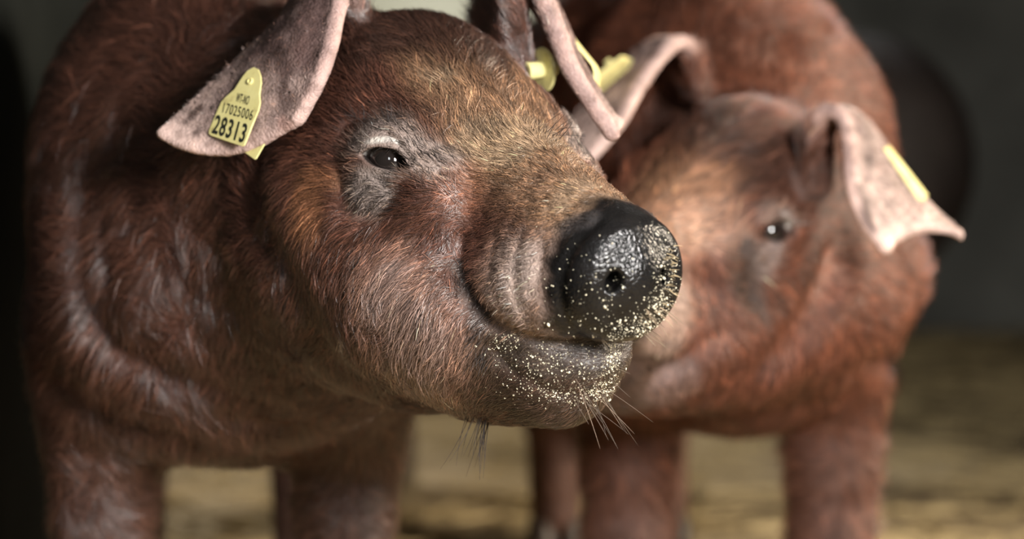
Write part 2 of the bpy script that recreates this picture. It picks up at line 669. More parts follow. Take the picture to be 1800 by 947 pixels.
def body_ops(s, B, S, spec):
    """B: body-local point (forward, left, up; origin on the ground between the forelegs) to world"""
    Rb = spec['Rb']

    def E(c, r, k=0.06, sub=False, rot=np.eye(3)):
        s.ell(B(c), Rb @ rot, np.array(r) * S, k, sub)

    def Cn(a, b, ra, rb, k=0.04):
        s.cone(B(a), B(b), ra * S, rb * S, k)
    E((-0.42, 0, 0.570), (0.46, 0.182, 0.255), 0.06)
    E((-0.08, 0, 0.555), (0.20, 0.165, 0.245), 0.06)
    E((-0.82, 0, 0.580), (0.22, 0.180, 0.235), 0.06)
    E((0.05, 0, spec.get('brisket', 0.440)), (0.13, 0.15, 0.115), 0.05)
    ly = spec.get('leg_y', {-1: 0.104, 1: 0.104}); lr = spec.get('leg_r', 1.0)
    for y in (-1, 1):
        E((-0.02, y * 0.115, 0.47), (0.115, 0.062, 0.185), 0.05)
        Cn((0.01, y * (ly[y] + 0.002), 0.42), (0.012, y * ly[y], 0.25), 0.062 * lr, 0.041 * lr, 0.035)
        Cn((0.012, y * ly[y], 0.26), (0.012, y * ly[y], 0.17), 0.041 * lr, 0.040 * lr, 0.02)
        Cn((0.012, y * ly[y], 0.17), (0.0, y * ly[y], 0.055), 0.039 * lr, 0.036, 0.02)
        E((-0.80, y * 0.115, 0.47), (0.15, 0.085, 0.19), 0.05)
        Cn((-0.76, y * 0.12, 0.40), (-0.78, y * spec.get('hind', 0.10), 0.27), 0.085, 0.058, 0.04)
        Cn((-0.78, y * spec.get('hind', 0.10), 0.27), (-0.85, y * spec.get('hind', 0.10), 0.21), 0.055, 0.042, 0.03)
        Cn((-0.85, y * spec.get('hind', 0.10), 0.21), (-0.83, y * spec.get('hind', 0.10), 0.055), 0.040, 0.035, 0.02)
    tail = sample_curve([(-1.02, 0, 0.66), (-1.06, 0.02, 0.62), (-1.07, 0.035, 0.56), (-1.05, 0.01, 0.53), (-1.065, -0.02, 0.50)], 8)
    for a, b in zip(tail[:-1], tail[1:]):
        if spec.get('tail') is False: break
        Cn(a, b, 0.012, 0.010, 0.01)


def eye_ops(s, T, R, S, y, half=0.0255, open_up=0.0125, open_dn=0.0062, tilt=12, out=0.010):
    """eyelids around a ball: a flat lens cut to the ball, a lid roll above and a thinner one below"""
    ec = EYE * np.array([1, y, 1])
    az = euler_local('z', y * 50)                                        # the ball looks sideways and a little forward
    ax = R @ az @ np.array([1.0, 0, 0])                                  # outward axis
    tx = R @ az @ euler_local('x', tilt * y) @ np.array([0, -y, 0.0])    # towards the nose corner
    tz = np.cross(tx, ax) * (1 if np.dot(np.cross(tx, ax), R[:, 2]) > 0 else -1)
    c = T(ec)
    s.ell(c - ax * 0.004 * S, np.stack([ax, tx, tz], 1), np.array([0.0235, 0.0330, 0.0270]) * S, 0.018)
    top = []; bot = []
    for t in np.linspace(-1, 1, 13):
        hu = open_up * (1 - abs(t) ** 2.2); hd = open_dn * (1 - abs(t) ** 2.0)
        for L, v in ((top, hu), (bot, -hd)):
            x = t * half
            rr = EYE_R + 0.0012
            dep = math.sqrt(max(rr * rr - x * x * 0.75 - v * v, 1e-6))
            L.append(c + (ax * dep + tx * x + tz * (v + 0.0010)) * S)
    for i in range(12):
        s.cone(top[i], top[i + 1], 0.0031 * S, 0.0031 * S, 0.003)
        s.cone(bot[i], bot[i + 1], 0.0017 * S, 0.0017 * S, 0.005)

    # opening: a lens pushed along the axis
    cA, axA, txA, tzA = (v.astype(f32) for v in (c, ax, tx, tz))

    def lens(p):
        q = p - cA
        a = q @ axA; x = q @ txA / S; z = q @ tzA / S - 0.0010
        t = np.clip(np.abs(x) / half, 0, 1.4)
        up = open_up * (1 - t ** 2.2) - 0.0016; dn = open_dn * (1 - t ** 2.0) - 0.0010
        d = np.maximum(z - up, -z - dn) * 0.8
        d = np.maximum(d, 0.002 * S - a)
        return d * S
    s.custom(lens, 0.0016, c, 0.042 * S, 'sub')
    return c, ax, tx, tz, np.array(top), np.array(bot)


def build_pig(spec):
    P = Pig()
    S = spec['scale']; Rh = rotm(*spec['head_rot'])
    # place the head so that the seen eye falls on its pixel
    ey = EYE * np.array([1, spec['eye_side'], 1]) * S
    t0 = pix(*spec['eye_px']) - Rh @ ey
    T = lambda p: Rh @ (np.asarray(p, float) * S) + t0
    Rb = rotm(spec['body_yaw'], 0, 0); b0 = np.asarray(spec['body_pos'], float)
    spec['Rb'] = Rb
    SB = spec.get('body_scale', 1.0)
    B = lambda p: Rb @ (np.asarray(p, float) * SB) + b0
    P.T, P.Rh, P.t0, P.S, P.B, P.Rb, P.b0 = T, Rh, t0, S, B, Rb, b0
    s = SDF()
    body_ops(s, B, SB, spec)
    # neck
    s.cone(B((-0.02, 0, 0.60)), T((-0.13, 0, -0.02)), 0.155 * SB, 0.118 * S, 0.07)
    s.cone(B((0.04, 0, 0.47)), T((-0.12, 0, -0.10)), 0.145 * SB, 0.10 * S, 0.06)
    for a, b, ra, rb, k in spec.get('masses', []):
        s.cone(pix(*a), pix(*b), ra, rb, k)
    head_ops(s, T, Rh, S)
    for a, r, k in spec.get('lumps', []):
        s.ell(pix(*a), Rh, r, k)
    # the mouth: cut the slot under the upper lip, then set the lower lip in it
    for w, amp, pts in spec.get('grooves_pre', []):
        s.carve(s.trace(sample_curve(pts, 3 * len(pts))), w, amp)
    lower_lip_ops(s, T, Rh, S)
    feats = []
    for w, amp, pts in spec.get('grooves', []):
        q = sample_curve(pts, 2 * len(pts))
        env = np.sin(np.linspace(0.12, math.pi - 0.12, len(q))) ** 0.6
        feats.append((s.trace(q), w, amp * env))
    eyes = [eye_ops(s, T, Rh, S, y, **spec.get('eye', {})) for y in (-1, 1)]
    P.eyes = eyes
    for pts, w, amp in feats:
        s.carve(pts, w, amp)
        # the same crease on the unseen side of the face
        loc = (pts - t0) @ Rh
        if spec.get('mirror', True) and loc[:, 0].min() > -0.10 * S:
            loc = loc * np.array([1, -1, 1])
            s.carve(loc @ Rh.T + t0, w, amp)
    P.ears = []
    for e in spec['ears']:
        C0 = [pix(*q) for q in e['front']]; C1 = [pix(*q) for q in e['back']]
        P.ears.append(add_ear(s, C0, C1, e['bulge'], e['thick'], e.get('hem', (0, 0, 0))))
    P.sdf = s
    # mesh
    allp = np.array([B((-1.12, y, z)) for y in (-.3, .3) for z in (0.02, .9)] + [B((.2, y, z)) for y in (-.3, .3) for z in (0.02, .9)]
                    + [T((0.27, y, z)) for y in (-.15, .15) for z in (-.23, .16)] + [q for e in P.ears for q in e.reshape(-1, 3)])
    V, Q = surface_nets(s, allp.min(0) - 0.03, allp.max(0) + 0.03, spec['res'])
    V = project(s, V, 2)
    N = []
    if spec.get('fine'):
        def loc(V): return (V - t0) @ Rh / S
        cen = V[Q].mean(1)
        Lc = loc(cen)
        earpts = np.concatenate([e.reshape(-1, 3) for e in P.ears])
        em = np.zeros(len(cen), bool)
        for e in P.ears:
            lo, hi = e.reshape(-1, 3).min(0) - 0.012, e.reshape(-1, 3).max(0) + 0.012
            em |= ((cen > lo) & (cen < hi)).all(1)
        m = (Lc[:, 0] > -0.16) | em
        n0 = len(V)
        V, Q, N = refine(V, Q, N, m)
        V = project(s, V, 2, lim=0.003, sub=np.arange(n0, len(V)))
        cen = V[Q].mean(1); Lc = loc(cen)
        m = (Lc[:, 0] > 0.055)
        for y in (-1, 1):
            m |= ((Lc - EYE * [1, y, 1]) ** 2).sum(1) < 0.046 ** 2
        n0 = len(V)
        V, Q, N = refine(V, Q, N, m)
        V = project(s, V, 2, lim=0.002, sub=np.arange(n0, len(V)))
        cen = V[Q].mean(1); Lc = loc(cen)
        m = np.zeros(len(cen), bool)
        for y in (-1, 1):
            m |= ((Lc - EYE * [1, y, 1]) ** 2).sum(1) < 0.034 ** 2
        V, Q, N = refine(V, Q, N, m)
        V = project(s, V, 2, lim=0.0012, sub=np.unique(Q[-4 * int(m.sum()):]))
    P.V, P.Q, P.N = V, Q, N
    P.bvh = BVHTree.FromPolygons(V.tolist(), Q.tolist() + N) if spec.get('rays', True) else None
    return P


# ------------------------------------------------------------------ the pigs' poses, taken from the photograph
D1 = 1.955    # depth of the near pig's seen eye
near_spec = dict(
    scale=1.0, head_rot=(32, -1, 3), eye_side=-1, eye_px=(692, 283, D1), res=0.0050, fine=True,
    body_yaw=7.6, body_pos=(-0.262, 2.33, 0.0), body_scale=1.0, hind=0.105, leg_y={-1: 0.120, 1: 0.104}, leg_r=0.97,
    ears=[
        dict(front=[(632, 110, 2.06), (628, 30, 2.05), (612, -35, 2.03), (592, 20, 2.01), (578, 90, 1.99), (556, 150, 1.98), (524, 206, 1.985)],
             back=[(575, 130, 2.13), (560, 20, 2.13), (540, -25, 2.11), (490, 40, 2.08), (420, 108, 2.06), (350, 172, 2.05), (284, 234, 2.04)],
             bulge=(-0.004, -0.010, 0.004), thick=0.0044, hem=(0.0, 0.0, -0.021)),
        dict(front=[(918, 118, 2.09), (906, 50, 2.08), (905, -25, 2.07), (940, -28, 2.06), (972, 40, 2.06), (1003, 120, 2.055), (1043, 183, 2.055), (1076, 232, 2.06)],
             back=[(858, 95, 2.15), (845, 20, 2.17), (868, -40, 2.19), (935, 5, 2.18), (985, 85, 2.15), (1025, 150, 2.12), (1060, 195, 2.09), (1088, 216, 2.075)],
             bulge=(0.006, 0.010, 0.008), thick=0.0052),
    ],
    grooves_pre=[],
    grooves=[
        (0.0055, 0.0135, [(812, 420), (806, 470), (820, 515), (850, 552), (900, 584), (960, 602), (1020, 610), (1072, 606)]),   # mouth line
        (0.0032, 0.0034, [(612, 272), (628, 246), (660, 233), (695, 245), (722, 280)]),        # crease over the upper lid
        (0.0055, 0.0034, [(592, 275), (603, 228), (650, 200), (708, 212), (742, 262)]),        # brow arch
        (0.0060, 0.0044, [(600, 300), (600, 345), (622, 380), (668, 372), (712, 330)]),        # bag under the eye
        (0.0028, 0.0026, [(722, 290), (762, 301), (806, 300)]),
        (0.0040, 0.0022, [(648, 300), (690, 330), (720, 312)]),
        (0.0050, 0.0040, [(1048, 392), (1008, 430), (985, 490), (990, 550), (1022, 594)]),     # behind the disc
        (0.0050, 0.0016, [(965, 398), (950, 450), (952, 515), (975, 570)]),
        (0.0060, 0.0016, [(925, 400), (905, 455), (908, 520), (930, 575)]),
        (0.0060, 0.0012, [(880, 400), (862, 455), (868, 520)]),
        (0.0060, 0.0020, [(850, 600), (900, 650), (980, 690), (1050, 690)]),                   # under the lower lip
        (0.0220, 0.0120, [(455, 290), (440, 360), (475, 440), (530, 530), (575, 630), (690, 700)]),   # cheek from neck
        (0.0060, -0.0025, [(408, 420), (418, 452), (430, 480)]),
        (0.0120, 0.0240, [(158, 260), (136, 380), (150, 510), (205, 605), (310, 660), (450, 705)]),   # neck folds
        (0.0100, 0.0110, [(215, 195), (185, 260), (172, 330), (185, 430), (200, 500)]),
        (0.0130, 0.0230, [(95, 665), (160, 712), (240, 748), (330, 770)]),
        (0.0200, -0.0080, [(240, 450), (260, 540), (330, 610)]),
        (0.0130, 0.0110, [(300, 700), (430, 738), (600, 752)]),
        (0.0090, 0.0060, [(262, 800), (255, 860), (262, 930)]),
    ],
)
far_spec = dict(
    scale=0.97, head_rot=(-28, 2, -15), eye_side=1, eye_px=(1348, 404, 2.40), eye=dict(half=0.027, open_up=0.0150, open_dn=0.0085, tilt=14), res=0.0066, fine=False, far=True,
    body_yaw=7, body_pos=(0.240, 2.74, 0.0), body_scale=1.0, hind=0.078, leg_y={-1: 0.116, 1: 0.112}, leg_r=1.10, brisket=0.402,
    masses=[((1495, 480, 2.62), (1450, 530, 2.56), 0.078, 0.078, 0.05)],
    ears=[
        dict(front=[(1225, 160, 2.50), (1218, 95, 2.49), (1185, 76, 2.47), (1130, 140, 2.46), (1088, 215, 2.45), (1018, 300, 2.45)],
             back=[(1190, 150, 2.57), (1165, 80, 2.57), (1120, 95, 2.55), (1065, 150, 2.53), (1015, 200, 2.51), (975, 258, 2.48)],
             bulge=(-0.006, -0.006, 0.004), thick=0.0046),
        dict(front=[(1432, 330, 2.42), (1420, 250, 2.41), (1446, 197, 2.40), (1486, 215, 2.385), (1498, 330, 2.37), (1522, 390, 2.37), (1556, 436, 2.37)],
             back=[(1460, 290, 2.50), (1462, 225, 2.50), (1500, 205, 2.48), (1555, 265, 2.45), (1605, 330, 2.43), (1650, 378, 2.41), (1690, 414, 2.39)],
             bulge=(0.004, -0.012, 0.004), thick=0.0046, hem=(0.0, 0.006, 0.012)),
    ],
    grooves=[
        (0.0090, 0.0100, [(1302, 420), (1300, 455), (1318, 500), (1330, 540)]),
        (0.0070, 0.0030, [(1315, 365), (1345, 345), (1385, 360), (1392, 400)]),
        (0.0090, 0.0110, [(1285, 570), (1240, 605), (1190, 645), (1150, 660)]),
        (0.0200, 0.0360, [(1482, 420), (1462, 490), (1415, 580), (1340, 650)]),
        (0.0140, 0.0300, [(1600, 612), (1500, 655), (1400, 690), (1290, 722)]),
    ],
)
third_spec = dict(
    scale=0.85, head_rot=(-95, -12, 0), eye_side=-1, eye_px=(760, 330, 4.0), res=0.012, fine=False, far=True,
    body_yaw=-92, body_pos=(-0.205, 4.24, 0.0), body_scale=0.945, hind=0.10, mirror=False, ears=[], grooves=[], tail=False,
)

near = build_pig(near_spec)
far = build_pig(far_spec)
third = build_pig(third_spec)


def hit(P, pxs, dmax=2.6):
    """surface points and normals of a finished pig seen at photo pixels (misses are left out)"""
    pts = []; nrs = []
    for x, y in np.asarray(pxs, float):
        d = cF + (x - 900) / FPX * cR - (y - 473.5) / FPX * cU
        r = P.bvh.ray_cast(Vector(CAM), Vector(d).normalized(), 6.0)
        if r[0] is not None and (np.array(r[0]) - CAM) @ cF < dmax:
            pts.append(r[0]); n = r[1]
            nrs.append(n if n.dot(Vector(d)) < 0 else -n)
    return np.array(pts).reshape(-1, 3), np.array(nrs).reshape(-1, 3)


def vnormals(V, Q, N):
    nor = np.zeros((len(V), 3))
    fn = np.cross(V[Q[:, 2]] - V[Q[:, 0]], V[Q[:, 3]] - V[Q[:, 1]])
    for i in range(4):
        for a in range(3):
            nor[:, a] += np.bincount(Q[:, i], fn[:, a], len(V))
    for f in N:
        n = np.cross(V[f[1]] - V[f[0]], V[f[2]] - V[f[0]])
        nor[f] += n
    return nor / (np.linalg.norm(nor, axis=1)[:, None] + 1e-12)


def seg_dist(p, pts):
    best = np.full(len(p), 1e9)
    if len(pts) == 1: return np.linalg.norm(p - pts[0], axis=1)
    for a, b in zip(pts[:-1], pts[1:]):
        ba = b - a
        h = np.clip(((p - a) @ ba) / (ba @ ba + 1e-12), 0, 1)
        d = p - a - h[:, None] * ba
        best = np.minimum(best, np.einsum('ij,ij->i', d, d))
    return np.sqrt(best)


# ------------------------------------------------------------------ pigment (coat and skin colours
COAT = np.array([0.088, 0.040, 0.029])
GOLD = np.array([0.40, 0.275, 0.175])
ASH = np.array([0.31, 0.245, 0.215])
PINK = np.array([0.42, 0.30, 0.26])
BLACK = np.array([0.009, 0.0085, 0.0085])
DARK = np.array([0.050, 0.034, 0.027])


def pigment(P, coat, marks, late=()):
    V = P.V.astype(float)
    L = (V - P.t0) @ P.Rh / P.S
    Bl = (V - P.b0) @ P.Rb
    c = np.tile(coat, (len(V), 1))
    nz = fnoise(V, 22, 3)
    c *= (1 + 0.22 * nz)[:, None]
    # legs and the breast are greyer and darker
    lw = sstep(-Bl[:, 2], -0.40, -0.20) * 0.6
    lw *= sstep(-L[:, 0], 0.05, 0.2) if P is not third else 1
    c = c * (1 - lw)[:, None] + np.array([0.115, 0.065, 0.052]) * lw[:, None]
    dens = np.ones(len(V)); leng = np.ones(len(V)); gloss = np.zeros(len(V))
    if P is third:
        P.tint, P.gloss, P.dens, P.leng, P.L, P.Bl, P.earw = c, gloss, dens * 0, leng, L, Bl, dens * 0
        return
    w2 = fnoise(V, 120, 5) * 0.16

    def put(w, colour, dn=None, ln=None, gl=None):
        nonlocal c, dens, leng, gloss
        w = np.clip(w, 0, 1)
        c = c * (1 - w)[:, None] + np.asarray(colour) * w[:, None]
        if dn is not None: dens = dens * (1 - w) + dn * w
        if ln is not None: leng = leng * (1 - w) + ln * w
        if gl is not None: gloss = gloss * (1 - w) + gl * w
    # shorter hair towards the nose
    leng *= 1 - 0.60 * sstep(L[:, 0], 0.0, 0.16)
    leng *= 1 + 0.6 * sstep(-L[:, 0], 0.12, 0.3)
    # golden bridge of the nose
    gw = sstep(L[:, 2] + 0.35 * L[:, 0], -0.012, 0.035) * sstep(L[:, 0], -0.06, 0.02) * sstep(0.068 - np.abs(L[:, 1]), 0, 0.03)
    put(gw * (0.8 if P is near else 0.3) * (0.75 + 0.5 * nz), GOLD)
    # muzzle sides: pale mottled skin, then black disc and lips
    mz = sstep(L[:, 0], 0.095, 0.135) * (1 - sstep(L[:, 2], -0.065, -0.035)) * sstep(L[:, 2] + 0.10 * 0 - w2 * 0.03, -0.140, -0.128)
    put(mz * 0.8, [0.40, 0.29, 0.24], 0.5, 0.5)
    dl = (L - DISC_C)
    a = dl @ DISC_N
    rim = sstep(a + w2 * 0.035, -0.034, -0.016)
    put(rim * sstep(L[:, 2], -0.146, -0.136), BLACK, 0.0, 0.3, 1.0)
    # lower lip and chin
    lp = sstep(L[:, 0] + w2 * 0.05, 0.075, 0.115) * (1 - sstep(L[:, 2], -0.132, -0.124)) * sstep(0.21 - L[:, 0], 0, 0.01)
    put(lp * 0.85, DARK, 0.55, 0.5, 0.35)
    for pts, r, colour, st, dn, ln, gl in marks:
        q = hit(P, pts, 4.0)[0]
        for mir in (False, True):
            if mir:
                lq = ((q - P.t0) @ P.Rh) * np.array([1, -1, 1])
                if lq[:, 0].min() < -0.04 * P.S or not P.fine: continue
                q = lq @ P.Rh.T + P.t0
            d = seg_dist(V, q) / r + w2
            put(st * (1 - sstep(d, 0.45, 1.1)), colour, dn, ln, gl)
    for (ec, ax, tx, tz, top, bot) in P.eyes:
        dt = seg_dist(V, top + tz * 0.0022 + ax * 0.0008); db = seg_dist(V, bot)
        put(1 - sstep(db, 0.0018, 0.0040), [0.03, 0.022, 0.02], 0.0)
        put(1 - sstep(dt, 0.0036, 0.0052), [0.62, 0.58, 0.53], 0.0)
    # ears: grey pink skin with thin hair
    ew = np.zeros(len(V))
    for e in P.ears:
        pe = e.reshape(-1, 3)
        lo, hi = pe.min(0) - 0.03, pe.max(0) + 0.03
        m = np.nonzero(((V > lo) & (V < hi)).all(1))[0]
        for i0 in range(0, len(m), 4000):
            mm = m[i0:i0 + 4000]
            d2 = ((V[mm][:, None, :] - pe[None]) ** 2).sum(2)
            j = d2.argmin(1); d = np.sqrt(d2[np.arange(len(mm)), j])
            row = (j // e.shape[1]) / (e.shape[0] - 1)
            colj = (j % e.shape[1]) / (e.shape[1] - 1)
            wv = (1 - sstep(d, 0.007, 0.016)) * sstep(row, 0.10, 0.40)
            ew[mm] = wv
            tone = np.clip((-0.28 if P is near else 0.15) + 0.75 * row ** 2 + 0.45 * colj * row + 1.1 * w2[mm] + 0.25 * nz[mm], 0, 1)
            ec = np.array([0.135, 0.085, 0.078]) * (1 - tone)[:, None] + np.array([0.46, 0.34, 0.30]) * tone[:, None]
            rimw = 1.4 * np.exp(-(colj / 0.07) ** 2) + np.exp(-((row - 1) / 0.05) ** 2)
            ec = ec + np.clip(rimw, 0, 1.4)[:, None] * np.array([0.20, 0.14, 0.125])
            c[mm] = c[mm] * (1 - wv)[:, None] + ec * wv[:, None]
            dens[mm] = dens[mm] * (1 - wv * (0.72 + 0.28 * np.clip(rimw, 0, 1)))
            leng[mm] = leng[mm] * (1 - 0.72 * wv)
    for pts, r, colour, st in late:
        q = hit(P, pts, 4.0)[0]
        put(st * (1 - sstep(seg_dist(V, q) / r + 2.2 * w2, 0.3, 1.1)), colour)
    P.tint, P.gloss, P.dens, P.leng, P.L, P.Bl, P.earw = np.clip(c, 0.004, 1), gloss, dens, leng, L, Bl, ew


near.fine, far.fine, third.fine = True, False, False
near_marks = [
    ([(655, 225), (690, 235)], 0.026, ASH, 0.85, 0.22, 0.5, 0.15),          # around the eye
    ([(625, 250), (640, 232)], 0.018, ASH, 0.7, 0.25, 0.5, 0.15),
    ([(640, 330), (670, 325)], 0.026, [0.29, 0.235, 0.21], 0.9, 0.4, 0.55, 0.15),
    ([(735, 275), (790, 295)], 0.022, [0.36, 0.29, 0.255], 0.7, 0.35, 0.5, 0.1),
    ([(560, 330), (555, 380)], 0.024, [0.30, 0.15, 0.08], 0.6, None, None, None),
    ([(806, 470), (815, 508), (850, 560)], 0.009, [0.022, 0.016, 0.014], 0.95, 0.4, 0.6, 0.0),
    ([(850, 610), (950, 625), (1060, 630)], 0.020, [0.06, 0.05, 0.045], 0.7, 0.5, 0.4, 0.3),
    ([(845, 595), (838, 660), (860, 700)], 0.018, [0.07, 0.045, 0.035], 0.6, 1.0, 0.9, 0.1),
    ([(1000, 400), (1035, 385)], 0.012, [0.05, 0.045, 0.045], 0.8, 0.4, 0.4, 0.5),
    ([(920, 470), (905, 510)], 0.022, [0.52, 0.41, 0.36], 0.75, 0.35, 0.5, 0.2),
    ([(650, 60), (740, 55), (830, 90)], 0.055, [0.050, 0.026, 0.020], 0.85, 1.1, 1.2, None),  # dark crown hair, darkened further for the shaded top of the head
    ([(690, 520), (740, 590), (720, 650)], 0.050, [0.40, 0.27, 0.225], 0.65, 0.8, 1.0, 0.15),  # pale pinkish cheek skin, with part of the cheek highlight painted in
    ([(820, 330)], 0.028, [0.20, 0.085, 0.05], 0.5, None, None, None),
]
far_marks = [
    ([(1355, 375), (1385, 385)], 0.022, ASH, 0.6, 0.5, 0.6, 0.1),
    ([(1345, 465), (1355, 440)], 0.020, [0.28, 0.22, 0.20], 0.8, 0.5, 0.6, 0.1),
    ([(1305, 430), (1300, 480), (1320, 530)], 0.018, DARK, 0.85, 0.7, 0.7, 0.1),
    ([(1215, 400), (1270, 390)], 0.030, [0.34, 0.22, 0.17], 0.6, 0.8, 0.8, 0.1),  # highlight on the face, painted as a paler coat
    ([(1190, 670), (1170, 690)], 0.030, [0.26, 0.18, 0.165], 0.7, 0.6, 0.6, 0.1),
    ([(1340, 280), (1250, 230), (1180, 220)], 0.060, [0.050, 0.026, 0.020], 0.85, 1.1, 1.1, None),
    ([(1430, 330), (1440, 400), (1420, 480)], 0.032, [0.060, 0.030, 0.022], 0.7, 1.0, 1.0, None),  # shade on the outer cheek, painted as a darker coat
]
FAR_COAT = np.array([0.135, 0.055, 0.035])
SCAB = [0.045, 0.024, 0.02]
near_late = [([(338, 205), (352, 188)], 0.0050, SCAB, 0.85), ([(345, 232)], 0.0045, SCAB, 0.8), ([(325, 215)], 0.0030, SCAB, 0.7), ([(480, 70), (500, 110), (505, 180)], 0.012, [0.06, 0.035, 0.032], 0.7),
             ([(596, 578), (600, 592)], 0.0040, [0.62, 0.52, 0.46], 0.9), ([(498, 216), (506, 220)], 0.006, [0.45, 0.28, 0.24], 0.8)]
far_late = [([(1512, 330), (1522, 372), (1530, 395)], 0.0060, SCAB, 0.85), ([(1530, 270), (1528, 300)], 0.0050, SCAB, 0.7)]
pigment(near, COAT, near_marks, near_late)
pigment(far, FAR_COAT, far_marks, far_late)
pigment(third, np.array([0.014, 0.009, 0.008]), [])  # dark coat, made darker still to carry the shade at the back


def pig_mesh(P, name, par):
    me = bpy.data.meshes.new(name)
    Q, N = P.Q, P.N
    P.nor = vnormals(P.V.astype(float), Q, N)
    if P is not third:                       # loose crinkled skin on neck and breast, fine pores on the face
        wr = fnoise(P.V.astype(float) * [1, 1, 2.2], 75, 11) * 0.0011 * sstep(-P.L[:, 0], 0.02, 0.16) + fnoise(P.V.astype(float), 190, 12) * 0.00035
        P.V = P.V + P.nor * (wr * (1 - P.gloss))[:, None]
        P.nor = vnormals(P.V.astype(float), Q, N)
    nl = len(Q) * 4 + sum(len(n) for n in N)
    me.vertices.add(len(P.V))
    me.vertices.foreach_set('co', np.ascontiguousarray(P.V, f32).ravel())
    me.loops.add(nl)
    me.loops.foreach_set('vertex_index', np.concatenate([Q.ravel()] + [np.array(n) for n in N]).astype(np.int32))
    sizes = np.concatenate([np.full(len(Q), 4), np.array([len(n) for n in N], int)])
    me.polygons.add(len(sizes))
    me.polygons.foreach_set('loop_start', np.concatenate([[0], np.cumsum(sizes)[:-1]]).astype(np.int32))
    me.polygons.foreach_set('use_smooth', np.ones(len(sizes), bool))
    me.update(calc_edges=True)
    me.validate()
    a = me.attributes.new('tint', 'FLOAT_COLOR', 'POINT')
    a.data.foreach_set('color', np.concatenate([P.tint, np.ones((len(P.V), 1))], 1).astype(f32).ravel())
    a = me.attributes.new('gloss', 'FLOAT', 'POINT')
    a.data.foreach_set('value', P.gloss.astype(f32))
    me.materials.append(M['skin'])
    o = bpy.data.objects.new(name, me)
    col.objects.link(o)
    parent(o, par)
    return o


def curves_obj(name, pts, rad, tint, mat, par):
    """pts: strands x points x 3"""
    n, kp = pts.shape[:2]
    cu = bpy.data.hair_curves.new(name)
    cu.add_curves([kp] * n)
    cu.attributes['position'].data.foreach_set('vector', np.ascontiguousarray(pts, f32).ravel())
    a = cu.attributes.new('radius', 'FLOAT', 'POINT')
    a.data.foreach_set('value', np.ascontiguousarray(rad, f32).ravel())
    if tint is not None:
        a = cu.attributes.new('tint', 'FLOAT_COLOR', 'CURVE')
        a.data.foreach_set('color', np.concatenate([tint, np.ones((n, 1))], 1).astype(f32).ravel())
    cu.materials.append(mat)
    o = bpy.data.objects.new(name, cu)
    col.objects.link(o)
    parent(o, par)
    return o


def unit(v):
    return v / (np.linalg.norm(v, axis=1)[:, None] + 1e-9)


